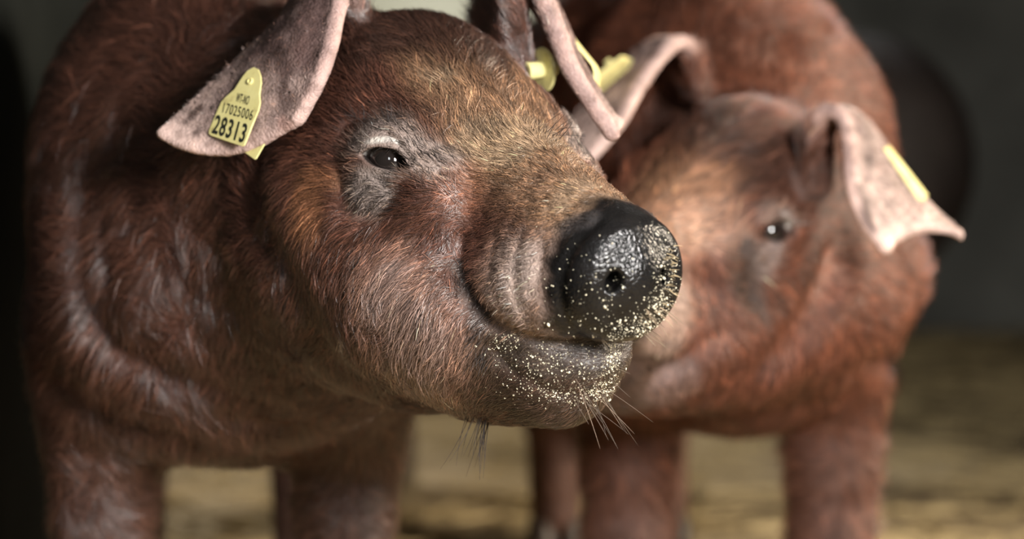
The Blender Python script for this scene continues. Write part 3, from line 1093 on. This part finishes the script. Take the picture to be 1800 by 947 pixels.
def fur(P, par, count, length, radius, head_gain, seed):
    r = np.random.default_rng(seed)
    V = P.V.astype(float)
    tri = np.concatenate([P.Q[:, [0, 1, 2]], P.Q[:, [0, 2, 3]]])
    ar = 0.5 * np.linalg.norm(np.cross(V[tri[:, 1]] - V[tri[:, 0]], V[tri[:, 2]] - V[tri[:, 0]]), axis=1)
    Lx = P.L[tri[:, 0]][:, 0]
    w = ar * P.dens[tri].mean(1) * (1 + (head_gain - 1) * sstep(Lx, -0.34, -0.10))
    # thin out the hindquarters, the belly and the lower legs, far out of focus or out of the picture
    bl = P.Bl[tri[:, 0]]
    w *= 0.15 + 0.85 * sstep(bl[:, 0], -0.55, -0.1)
    w *= 0.2 + 0.8 * sstep(bl[:, 2], 0.12, 0.25)
    for (c, ax, tx, tz, top, bot) in P.eyes:
        w *= sstep(np.linalg.norm(V[tri[:, 0]] - (c + ax * 0.010), axis=1), 0.017, 0.026)
    cs = np.cumsum(w); cs /= cs[-1]
    t = tri[np.searchsorted(cs, r.random(count))]
    u, v = r.random(count), r.random(count)
    m = u + v > 1; u[m], v[m] = 1 - u[m], 1 - v[m]
    bw = np.stack([1 - u - v, u, v], 1)[:, :, None]
    mix = lambda A: (A[t] * (bw if A.ndim == 2 else bw[:, :, 0])).sum(1)
    p0 = mix(V); nr = unit(mix(P.nor)); L = mix(P.L); B = mix(P.Bl)
    tint = mix(P.tint); ln = mix(P.leng) * length; ew = mix(P.earw)
    # lie of the coat
    side = sstep(np.abs(L[:, 1]), 0.03, 0.075)
    low = sstep(-L[:, 2], -0.02, 0.08)
    fh = np.stack([-np.ones(count), np.sign(L[:, 1]) * 0.35 * (1 - side), 0.15 - 0.75 * side * low - 0.5 * low], 1)
    fh[:, 2] += 0.5 * sstep(L[:, 2], 0.0, 0.06)
    fh = fh @ P.Rh.T
    fb = np.stack([-np.ones(count), np.zeros(count), -0.45 * np.ones(count)], 1) @ P.Rb.T
    hw = sstep(L[:, 0], -0.26, -0.10)[:, None]
    fl = fh * hw + fb * (1 - hw)
    sw = np.stack([fnoise(p0, 26, 31), fnoise(p0, 26, 32), fnoise(p0, 26, 33)], 1) * 0.55
    sw += np.stack([fnoise(p0, 90, 34), fnoise(p0, 90, 35), fnoise(p0, 90, 36)], 1) * 0.30
    fl = unit(fl) + sw + r.normal(size=(count, 3)) * 0.16
    fl -= nr * (fl * nr).sum(1)[:, None]
    fl = unit(fl)
    lift = (0.22 + 0.20 * r.random(count))[:, None]
    ln = ln * (0.55 + 0.75 * r.random(count))
    # strands lean together in small tufts
    cl = np.floor(p0 / 0.0065 + fnoise(p0, 60, 40)[:, None] * 0.8).astype(np.int64)
    _, inv = np.unique(cl[:, 0] * 4000037 + cl[:, 1] * 2003 + cl[:, 2], return_inverse=True)
    cnt = np.bincount(inv)
    cen = np.stack([np.bincount(inv, p0[:, a]) / cnt for a in range(3)], 1)[inv]
    tuft = (cen - p0) * (0.75 * (1 - ew) * r.random(count))[:, None]
    cshade = np.exp(np.random.default_rng(seed + 5).normal(size=len(cnt)) * 0.22)[inv]
    bend = np.cross(nr, fl) * (r.normal(size=count) * 0.12)[:, None]
    pts = np.empty((count, 4, 3))
    for i, s_ in enumerate((0.0, 0.33, 0.67, 1.0)):
        hgt = lift * (s_ - 0.62 * s_ * s_)
        pts[:, i] = p0 - nr * 0.0004 + (fl * s_ + bend * s_ * s_ + nr * hgt) * ln[:, None] + tuft * s_ * s_
    rad = (radius * (0.7 + 0.6 * r.random(count)))[:, None] * np.array([1.0, 0.95, 0.75, 0.25])
    br = np.exp(r.normal(size=count) * 0.45) * cshade
    lum = tint.mean(1)
    hc = tint * br[:, None]
    # hair is redder than the skin under it, with some straw and some black strands
    red = np.array([1.10, 0.97, 0.88])
    hc = hc * np.where(lum[:, None] < 0.2, red, 1.0)
    pick = r.random(count)
    sat = 1 - hc.min(1) / (hc.max(1) + 1e-6)
    hc = np.where(((pick < 0.5) & (sat < 0.42) & (np.hypot(L[:, 0], L[:, 2]) < 0.062) & (np.abs(L[:, 1]) > 0.04))[:, None], hc * 0.10, hc)
    hc = np.where((pick < 0.10)[:, None], hc * 0.30, hc)
    hc = np.where((pick > 0.90)[:, None], hc * np.array([1.9, 1.8, 1.6]), hc)
    hc = hc * 0.80
    o = curves_obj('coat_hair', pts, rad, np.clip(hc, 0.003, 0.9), M['hair'] if P is near else M['hair_soft'], par)
    o['kind'] = 'stuff'
    return o


def hoof_mesh():
    bm = bmesh.new()
    for y in (-1, 1):
        res = bmesh.ops.create_uvsphere(bm, u_segments=10, v_segments=8, radius=1)
        for v in res['verts']:
            x, yy, z = v.co
            z = max(-0.62, z)
            t = (z + 0.62) / 1.62
            v.co = Vector((x * (0.046 - 0.014 * t) + 0.012 * (1 - t), y * 0.020 + yy * 0.022, (z + 0.62) * 0.042))
    me = bpy.data.meshes.new('hoof'); bm.to_mesh(me); bm.free()
    me.polygons.foreach_set('use_smooth', [True] * len(me.polygons))
    me.materials.append(M['hoof'])
    return me


HOOF = hoof_mesh()
EYEM = bpy.data.meshes.new('eye')
bm = bmesh.new(); bmesh.ops.create_uvsphere(bm, u_segments=40, v_segments=24, radius=EYE_R)
for v in bm.verts:                                 # a low cornea bulging outward along +z
    d = v.co.normalized()
    v.co += d * 0.0016 * math.exp(-((1 - d.z) / 0.16) ** 2)
bm.to_mesh(EYEM); bm.free()
EYEM.polygons.foreach_set('use_smooth', [True] * len(EYEM.polygons))
EYEM.materials.append(M['eye'])


def assemble(P, label):
    root = empty('pig', P.b0)
    tag(root, label, 'pig')
    P.root = root
    P.body = pig_mesh(P, 'body', root)
    for (c, ax, tx, tz, top, bot) in P.eyes:
        o = bpy.data.objects.new('eye', EYEM)
        o.location = c; o.scale = (P.S,) * 3
        o.rotation_euler = Vector(ax).to_track_quat('Z', 'Y').to_euler()
        col.objects.link(o); parent(o, root)
    for x in (0.0, -0.83):
        for y in (-1, 1):
            o = bpy.data.objects.new('hoof', HOOF)
            yy = P.leg_y[y] if x == 0 else P.hind
            o.location = P.B((x, y * yy, 0.0)); o.rotation_euler = Matrix(P.Rb.tolist()).to_euler()
            col.objects.link(o); parent(o, root)
    return root


for P_, sp_ in ((near, near_spec), (far, far_spec), (third, third_spec)): P_.leg_y = sp_.get('leg_y', {-1: 0.104, 1: 0.104})
near.hind, far.hind, third.hind = near_spec['hind'], far_spec['hind'], third_spec['hind']
assemble(near, 'reddish brown pig in front, black wet snout, head turned to the right')
assemble(far, 'reddish brown pig behind, head lowered beside the other pig\'s snout')
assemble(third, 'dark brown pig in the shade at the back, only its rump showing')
fur(near, near.root, 330000, 0.0165, 0.00017, 3.2, 1)
fur(far, far.root, 130000, 0.020, 0.00026, 1.5, 2)


# eyelashes
def lashes(P):
    for e, (c, ax, tx, tz, top, bot) in enumerate(P.eyes):
        r = np.random.default_rng(50 + e)
        n = 44
        t = r.random(n) * (len(top) - 1.001)
        i = t.astype(int); f = (t - i)[:, None]
        base = top[i] * (1 - f) + top[i + 1] * f
        out = unit(ax + tx * ((t / len(top) - 0.5) * 1.2)[:, None] - tz * 0.35 + r.normal(size=(n, 3)) * 0.15)
        ln = 0.006 + 0.006 * r.random(n)
        pts = np.stack([base + (out * s_ - tz * 0.6 * s_ * (1 - s_) * 0.4) * ln[:, None] for s_ in (0, 0.4, 0.75, 1.0)], 1)
        pts[:, :, :] += 0
        o = curves_obj('eyelashes', pts, np.tile([0.00024, 0.0002, 0.00014, 0.00005], (n, 1)), None, M['lash'], P.root)
        o['kind'] = 'stuff'


lashes(near)


# bristles of the chin, whiskers of the lips
def whiskers(P):
    r = np.random.default_rng(9)
    groups = [  # pixel box, count, length, direction in the photo, spread, colour
        ((805, 728, 860, 744), 40, (0.022, 0.045), (-0.35, -1.0), 0.30, (0.020, 0.014, 0.012)),
        ((1000, 660, 1085, 712), 16, (0.020, 0.045), (0.75, -0.75), 0.35, (0.10, 0.07, 0.05)),
        ((1045, 590, 1085, 660), 14, (0.010, 0.022), (0.9, -0.3), 0.5, (0.12, 0.09, 0.06)),
        ((1120, 540, 1180, 590), 30, (0.008, 0.022), (0.8, -0.5), 0.5, (0.16, 0.12, 0.08)),
        ((1165, 430, 1186, 545), 34, (0.004, 0.009), (0.9, 0.0), 0.5, (0.35, 0.27, 0.16)),
        ((620, 205, 720, 222), 34, (0.012, 0.020), (-0.2, 0.5), 0.9, (0.03, 0.022, 0.02)),
        ((955, 200, 985, 260), 12, (0.012, 0.026), (0.8, 0.5), 0.8, (0.03, 0.022, 0.02)),
        ((830, 540, 860, 640), 40, (0.008, 0.016), (-0.6, -0.6), 0.5, (0.03, 0.022, 0.02)),
        ((610, 330, 700, 372), 40, (0.006, 0.011), (-0.1, -0.6), 0.9, (0.03, 0.022, 0.02)),
    ]
    allp = []; allr = []; allc = []
    for (x0, y0, x1, y1), n, (l0, l1), (dx, dy), sp, cc in groups:
        px = np.stack([r.uniform(x0, x1, n), r.uniform(y0, y1, n)], 1)
        q, nr = hit(P, px, 2.4)
        n = len(q)
        if n == 0: continue
        d = unit(dx * cR + dy * cU + nr * 0.55 + r.normal(size=(n, 3)) * sp * 0.6)
        ln = r.uniform(l0, l1, n)[:, None]
        side = unit(np.cross(d, r.normal(size=(n, 3)))) * r.uniform(0, 0.25, n)[:, None]
        pts = np.stack([q - nr * 0.001 + (d * s_ + side * s_ * s_ - cU * 0.12 * s_ * s_) * ln for s_ in (0, 0.25, 0.5, 0.75, 1.0)], 1)
        allp.append(pts); allr.append(np.tile(np.array([1, 0.95, 0.85, 0.65, 0.25]) * 0.00026, (n, 1)))
        allc.append(np.tile(cc, (n, 1)) * np.exp(r.normal(size=(n, 1)) * 0.4))
    o = curves_obj('whiskers', np.concatenate(allp), np.concatenate(allr), np.concatenate(allc), M['whisker'], P.root)
    o['kind'] = 'stuff'


whiskers(near)


# feed crumbs sticking to snout and lips
def crumbs(P):
    r = np.random.default_rng(21)
    spots = [((1125, 578), (32, 14), 260), ((1160, 540), (16, 26), 200), ((1175, 480), (9, 30), 90), ((1060, 545), (40, 34), 90), ((1050, 450), (40, 40), 24),
             ((1062, 680), (20, 16), 420), ((1000, 690), (45, 12), 330), ((930, 650), (50, 28), 260), ((1078, 630), (8, 26), 230), ((880, 603), (20, 10), 110),
             ((930, 500), (50, 50), 60), ((1000, 640), (50, 22), 160)]
    V = []; Fc = []
    bm = bmesh.new(); bmesh.ops.create_icosphere(bm, subdivisions=1, radius=1)
    bv = np.array([v.co[:] for v in bm.verts]); bf = [[v.index for v in f.verts] for f in bm.faces]; bm.free()
    for m0, sd, n in spots:
        px = np.array(m0) + r.normal(size=(n, 2)) * np.array(sd)
        q, nr = hit(P, px, 2.1)
        for c, nn in zip(q, nr):
            sz = 0.00042 * math.exp(r.normal() * 0.5)
            sc3 = np.array([1, r.uniform(0.5, 1), r.uniform(0.35, 0.8)]) * sz
            A, _ = np.linalg.qr(r.normal(size=(3, 3)))
            v = (bv * (1 + r.normal(size=(len(bv), 1)) * 0.22) * sc3) @ A.T + c + nn * sz * 0.25
            o = crumbs.n
            Fc += [[i + o for i in f] for f in bf]
            V.append(v); crumbs.n += len(v)
    o = mesh_obj('feed_crumbs', np.concatenate(V), Fc, M['crumb'])
    tag(o, 'pale yellow feed crumbs stuck to the black snout and lower lip', 'feed', kind='stuff')


crumbs.n = 0
crumbs(near)


# ------------------------------------------------------------------ ear tags
def plane_hit(px, p0, n):
    d = cF + (px[0] - 900) / FPX * cR - (px[1] - 473.5) / FPX * cU
    return CAM + d * (((p0 - CAM) @ n) / (d @ n))


def plate(name, corners, n, th, mat, par, bev=0.0006):
    """a flat plate with the outline corners (points in a plane of normal n) and thickness th"""
    corners = [np.asarray(c, float) for c in corners]
    bm = bmesh.new()
    vs = [bm.verts.new(Vector(c)) for c in corners]
    f = bm.faces.new(vs)
    f.normal_update()
    if f.normal.dot(Vector(n)) < 0: f.normal_flip()
    bmesh.ops.triangulate(bm, faces=[f])
    g = bmesh.ops.extrude_face_region(bm, geom=bm.faces[:])
    bmesh.ops.translate(bm, verts=[e for e in g['geom'] if isinstance(e, bmesh.types.BMVert)], vec=Vector(n) * th)
    bmesh.ops.recalc_face_normals(bm, faces=bm.faces[:])
    if bev:
        ed = [e for e in bm.edges if len(e.link_faces) == 2 and e.calc_face_angle(0) > 0.9]
        bmesh.ops.bevel(bm, geom=ed, offset=bev, segments=2, affect='EDGES', profile=0.5)
    me = bpy.data.meshes.new(name); bm.to_mesh(me); bm.free()
    me.materials.append(mat)
    o = bpy.data.objects.new(name, me); col.objects.link(o)
    parent(o, par)
    return o


def smooth_outline(pts, n=40):
    P_ = list(pts) + [pts[0], pts[1], pts[2]]
    c = sample_curve([np.append(p, 0) for p in P_], (len(pts) + 2) * 6 + 1)
    return [tuple(q[:2]) for q in c[6:6 + len(pts) * 6]]


def cylinder(name, a, b, ra, rb, mat, par, inner=0.0, seg=28):
    """a turned piece from a to b; inner > 0 leaves a hole"""
    a = np.asarray(a, float); b = np.asarray(b, float)
    ax = (b - a); h = np.linalg.norm(ax); ax /= h
    u = np.cross(ax, [0.3, 0.5, 0.8]); u /= np.linalg.norm(u); v = np.cross(ax, u)
    bv = min(0.0006, h * 0.3)
    prof = [(ra - bv, 0), (ra, bv), (rb, h - bv), (rb - bv, h)]
    prof = ([(inner, 0)] + prof + [(inner, h)]) if inner else ([(1e-5, 0)] + prof + [(rb * 0.55, h), (rb * 0.5, h - 0.4 * bv * 4), (1e-5, h - 0.4 * bv * 4)])
    V = []; Fc = []
    m = len(prof)
    for i in range(seg):
        t = 2 * math.pi * i / seg
        for r_, z in prof:
            V.append(a + ax * z + (u * math.cos(t) + v * math.sin(t)) * r_)
    for i in range(seg):
        j = (i + 1) % seg
        for q in range(m if inner else m - 1):
            Fc.append([i * m + q, j * m + q, j * m + (q + 1) % m, i * m + (q + 1) % m])
    o = mesh_obj(name, V, Fc, mat, par, smooth=False)
    bm = bmesh.new(); bm.from_mesh(o.data); bmesh.ops.recalc_face_normals(bm, faces=bm.faces[:]); bm.to_mesh(o.data); bm.free()
    return o


def lettering(text, quad, p0, n, par, weight=0.0, lift=0.0003):
    """flat black print whose box fills the quad (bottom left, bottom right, top left) seen in the photograph"""
    cu = bpy.data.curves.new('lettering', 'FONT')
    cu.body = text
    cu.offset = weight
    cu.space_character = 1.12
    cu.resolution_u = 4
    o = bpy.data.objects.new('tmp', cu); col.objects.link(o)
    bpy.context.view_layer.update()
    me = bpy.data.meshes.new_from_object(o.evaluated_get(bpy.context.evaluated_depsgraph_get()))
    bpy.data.objects.remove(o)
    co = np.array([v.co[:] for v in me.vertices])
    lo, hi = co.min(0), co.max(0)
    bl, br_, tl = (plane_hit(q, p0, n) for q in quad)
    s_ = (co[:, 0] - lo[0]) / (hi[0] - lo[0]); t_ = (co[:, 1] - lo[1]) / (hi[1] - lo[1])
    W = bl + s_[:, None] * (br_ - bl) + t_[:, None] * (tl - bl) + n * lift
    me.vertices.foreach_set('co', W.astype(f32).ravel()); me.update()
    me.name = 'lettering'
    me.materials.append(M['ink'])
    o = bpy.data.objects.new('lettering', me); col.objects.link(o)
    parent(o, par)
    return o


def tag_near_right():
    ctr = hit(near, [(412, 190)])[0][0]
    pts = hit(near, [(x, y) for x in range(375, 462, 8) for y in range(125, 256, 8)
                     if abs((x - 418) - (190 - y) * 0.36) < 26], 2.3)[0]
    _, _, vt = np.linalg.svd(pts - pts.mean(0)); n = vt[2]         # plane through the ear under the tag
    if n @ cF > 0: n = -n
    # lie against the highest points of the ear
    p0 = ctr + n * (max(((q - ctr) @ n) for q in pts) + 0.0016)
    root = empty('ear_tag', ctr)
    tag(root, 'yellow ear tag printed 28313 on the front pig\'s left-hand ear', 'ear tag')
    out = [(448, 119), (456, 123), (460, 134), (461, 146), (458, 166), (459, 182), (456, 195), (444, 224), (433, 252), (431, 256), (427, 258),
           (400, 249), (372, 239), (369, 236), (369, 231), (382, 200), (391, 180), (398, 172), (414, 158), (428, 136), (437, 125)]
    back = p0 - n * 0.0016
    pl = plate('tag_panel', [plane_hit(q, back, n) for q in out], n, 0.0016, M['yellow'], root, 0.0003)
    lettering('WT-NO', ((414, 179), (436, 185), (418.5, 163)), p0, n, pl, 0.006)
    lettering('17025006', ((391, 198), (443, 212), (395, 180)), p0, n, pl, 0.004)
    lettering('28313', ((372, 234), (428, 252), (381, 201)), p0, n, pl, 0.022)
    h = plane_hit((440, 143), p0, n)
    cylinder('stud', h - n * 0.012, h + n * 0.0014, 0.0030, 0.0030, M['yellow'], root)
    b0 = back - n * 0.0125
    plate('back_panel', [plane_hit(q, b0, n) for q in [(449, 281), (452, 279), (467, 253), (480, 190), (478, 150), (462, 132), (445, 140), (418, 190), (412, 255)]],
          n, 0.0014, M['yellow'], root, 0.0003)


tag_near_right()


def tag_near_left():
    # stud pointing into the hollow of the ear, round button against the skin, bent panel outside
    b = pix(956, 122, 2.085)
    ax = unit(np.array([[-0.80, -0.52, -0.10]]))[0]
    root = empty('ear_tag', b)
    tag(root, 'yellow button and stud tag in the front pig\'s right-hand ear', 'ear tag')
    cylinder('button', b, b + ax * 0.0022, 0.0190, 0.0180, M['yellow'], root, inner=0.006)
    cylinder('stud', b - ax * 0.012, b + ax * 0.018, 0.0058, 0.0078, M['yellow'], root)
    prof = [(996, 56, 2.09), (1016, 82, 2.09), (1035, 105, 2.09), (1043, 117, 2.09), (1046, 135, 2.09), (1043, 166, 2.09)]
    near_e = sample_curve([pix(*q) for q in prof], 16)
    far_e = near_e + np.array([0.0045, 0.034, -0.001])
    V = []; Fc = []
    for i in range(16):
        tng = near_e[min(i + 1, 15)] - near_e[max(i - 1, 0)]
        nn = np.cross(tng, far_e[i] - near_e[i]); nn /= np.linalg.norm(nn)
        V += [near_e[i] - nn * 0.0011, near_e[i] + nn * 0.0011, far_e[i] + nn * 0.0011, far_e[i] - nn * 0.0011]
    for i in range(15):
        a = i * 4
        for q in range(4):
            Fc.append([a + q, a + (q + 1) % 4, a + 4 + (q + 1) % 4, a + 4 + q])
    Fc += [[0, 1, 2, 3], [63, 62, 61, 60]]
    o = mesh_obj('tag_panel', V, Fc, M['yellow'], root, smooth=False)
    bm = bmesh.new(); bm.from_mesh(o.data); bmesh.ops.recalc_face_normals(bm, faces=bm.faces[:]); bm.to_mesh(o.data); bm.free()


tag_near_left()


def tag_far(label, corners, holder):
    c = [pix(*q) for q in corners]
    n = np.cross(c[1] - c[0], c[2] - c[0]); n /= np.linalg.norm(n)
    if n @ cF > 0: n = -n
    root = empty('ear_tag', np.mean(c, 0))
    tag(root, label, 'ear tag')
    plate('tag_panel', c, n, 0.0022, M['yellow'], root, 0.0005)
    m = np.mean(c, 0)
    cylinder('stud', m - n * 0.012, m + n * 0.003, 0.004, 0.004, M['yellow'], root)


tag_far('yellow ear tag on the rear pig\'s ear behind the front pig\'s ear tip', [(1040, 136, 2.44), (1092, 97, 2.44), (1111, 103, 2.475), (1104, 117, 2.475), (1050, 163, 2.475)], far)
tag_far('yellow ear tag seen edge-on on the rear pig\'s outer ear', [(1552, 262, 2.40), (1560, 258, 2.425), (1628, 345, 2.425), (1622, 354, 2.40), (1612, 350, 2.40)], far)

# ------------------------------------------------------------------ the stable
k = NT('bedding_floor')
tc = k.n('ShaderNodeTexCoord')
n1 = k.noise(3.2, 6, 0.6, tc.outputs['Object'])
n2 = k.noise(26, 6, 0.65, tc.outputs['Object'])
r1 = k.ramp(n1.outputs['Fac'], [(0.3, (0.17, 0.115, 0.06)), (0.5, (0.40, 0.30, 0.165)), (0.72, (0.50, 0.40, 0.24))])
r2 = k.ramp(n2.outputs['Fac'], [(0.3, (0.6, 0.58, 0.55)), (0.6, (1, 1, 1))])
k.l(k.mix(0.7, r1.outputs['Color'], r2.outputs['Color'], 'MULTIPLY'), k.b.inputs['Base Color'])
k.b.inputs['Roughness'].default_value = 0.9
k.bump(n2.outputs['Fac'], 0.6, 0.02)
M['floor'] = k.m
k = NT('stable_wall')
tc = k.n('ShaderNodeTexCoord')
n1 = k.noise(1.6, 5, 0.6, tc.outputs['Object'])
n2 = k.noise(18, 6, 0.65, tc.outputs['Object'])
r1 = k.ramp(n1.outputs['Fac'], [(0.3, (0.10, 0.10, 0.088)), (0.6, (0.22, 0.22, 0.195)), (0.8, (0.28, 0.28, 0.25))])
r2 = k.ramp(n2.outputs['Fac'], [(0.3, (0.7, 0.7, 0.7)), (0.6, (1, 1, 1))])
k.l(k.mix(0.6, r1.outputs['Color'], r2.outputs['Color'], 'MULTIPLY'), k.b.inputs['Base Color'])
k.b.inputs['Roughness'].default_value = 0.85
k.bump(n2.outputs['Fac'], 0.4, 0.01)
M['wall'] = k.m
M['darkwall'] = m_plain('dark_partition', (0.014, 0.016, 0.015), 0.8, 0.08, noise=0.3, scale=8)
M['ceil'] = m_plain('roof_boards', (0.10, 0.085, 0.065), 0.85, noise=0.3, scale=6)
M['frame'] = m_plain('window_frame', (0.30, 0.29, 0.25), 0.6, noise=0.2)
k = NT('milky_pane')
t = k.t
tr = k.n('ShaderNodeBsdfTransparent'); tr.inputs['Color'].default_value = (0.98, 0.93, 0.76, 1)
gl = k.n('ShaderNodeBsdfGlossy'); gl.inputs['Roughness'].default_value = 0.15
mx = k.n('ShaderNodeMixShader'); mx.inputs[0].default_value = 0.05
em = k.n('ShaderNodeEmission'); em.inputs['Color'].default_value = (0.98, 0.95, 0.74, 1); em.inputs['Strength'].default_value = 0.20
ad = k.n('ShaderNodeAddShader')
k.l(tr.outputs[0], mx.inputs[1]); k.l(gl.outputs[0], mx.inputs[2]); k.l(mx.outputs[0], ad.inputs[0]); k.l(em.outputs[0], ad.inputs[1])
k.l(ad.outputs[0], k.out.inputs['Surface'])
M['pane'] = k.m

YB = 7.3
XL, XR, YF, ZC = -0.65, 3.6, -1.6, 2.6
tag(box_mesh('floor', XL - 0.1, XR + 0.1, YF, YB + 0.1, -0.1, 0.0, M['floor']), 'straw-strewn sandy stable floor', kind='structure')
tag(box_mesh('ceiling', XL - 0.1, XR + 0.1, 0.4, YB + 0.1, ZC, ZC + 0.1, M['ceil']), 'dark boarded stable ceiling', kind='structure')
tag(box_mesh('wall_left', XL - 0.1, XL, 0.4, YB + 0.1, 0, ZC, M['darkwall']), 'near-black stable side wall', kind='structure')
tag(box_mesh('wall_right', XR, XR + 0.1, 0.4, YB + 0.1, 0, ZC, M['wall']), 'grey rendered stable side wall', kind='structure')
# back wall with a window opening
WX0, WX1, WZ0, WZ1 = -0.58, 0.16, 0.84, 1.70
bm = bmesh.new()
for x0, x1, z0, z1 in ((XL, WX0, 0, ZC), (WX1, XR, 0, ZC), (WX0, WX1, 0, WZ0), (WX0, WX1, WZ1, ZC)):
    rr = bmesh.ops.create_cube(bm, size=1)
    for v in rr['verts']:
        v.co = Vector(((x0 + x1) / 2 + v.co.x * (x1 - x0), YB + 0.1 + v.co.y * 0.2, (z0 + z1) / 2 + v.co.z * (z1 - z0)))
me = bpy.data.meshes.new('wall_back'); bm.to_mesh(me); bm.free(); me.materials.append(M['wall'])
wb = bpy.data.objects.new('wall_back', me); col.objects.link(wb)
tag(wb, 'blurred grey concrete back wall', kind='structure')
win = empty('window_1', ((WX0 + WX1) / 2, YB + 0.1, WZ0))
tag(win, 'pale daylit stable window', kind='structure')
for nm, x0, x1, z0, z1 in (('frame_rail', WX0, WX1, WZ0, WZ0 + 0.05), ('frame_rail', WX0, WX1, WZ1 - 0.05, WZ1), ('frame_stile', WX0, WX0 + 0.05, WZ0 + 0.05, WZ1 - 0.05), ('frame_stile', WX1 - 0.05, WX1, WZ0 + 0.05, WZ1 - 0.05)):
    box_mesh(nm, x0, x1, YB + 0.07, YB + 0.13, z0, z1, M['frame'], win, 0.004)
box_mesh('pane', WX0 + 0.05, WX1 - 0.05, YB + 0.096, YB + 0.104, WZ0 + 0.05, WZ1 - 0.05, M['pane'], win)

# loose straw
r = np.random.default_rng(77)
V = []; Fc = []
for i in range(5000):
    y = r.uniform(1.6, 7.1); x = r.uniform(XL + 0.08, min(XR - 0.1, 0.3 + 0.35 * y))
    if any(np.hypot(x - P_.B((hx, hy, 0))[0], y - P_.B((hx, hy, 0))[1]) < 0.16 for P_ in (near, far, third) for hx in (0, -0.83) for hy in (-0.11, 0.11)): continue
    a = r.uniform(0, math.pi); l = r.uniform(0.04, 0.16) / 2; w = r.uniform(0.0015, 0.003); z = 0.002 + r.uniform(0, 0.006)
    d = np.array([math.cos(a), math.sin(a), r.uniform(-0.03, 0.03)]); q = np.array([-d[1], d[0], 0])
    c = np.array([x, y, z + abs(d[2]) * l])
    o = len(V)
    V += [c - d * l - q * w, c - d * l + q * w, c + d * l + q * w, c + d * l - q * w, c - d * l + [0, 0, w * 1.6], c + d * l + [0, 0, w * 1.6]]
    Fc += [[o, o + 4, o + 5, o + 3], [o + 4, o + 1, o + 2, o + 5], [o, o + 1, o + 4], [o + 3, o + 5, o + 2], [o, o + 3, o + 2, o + 1]]
so = mesh_obj('straw', V, Fc, m_plain('straw', (0.50, 0.38, 0.19), 0.6), None, False)
tag(so, 'loose yellow straw scattered over the stable floor', 'straw', kind='stuff')
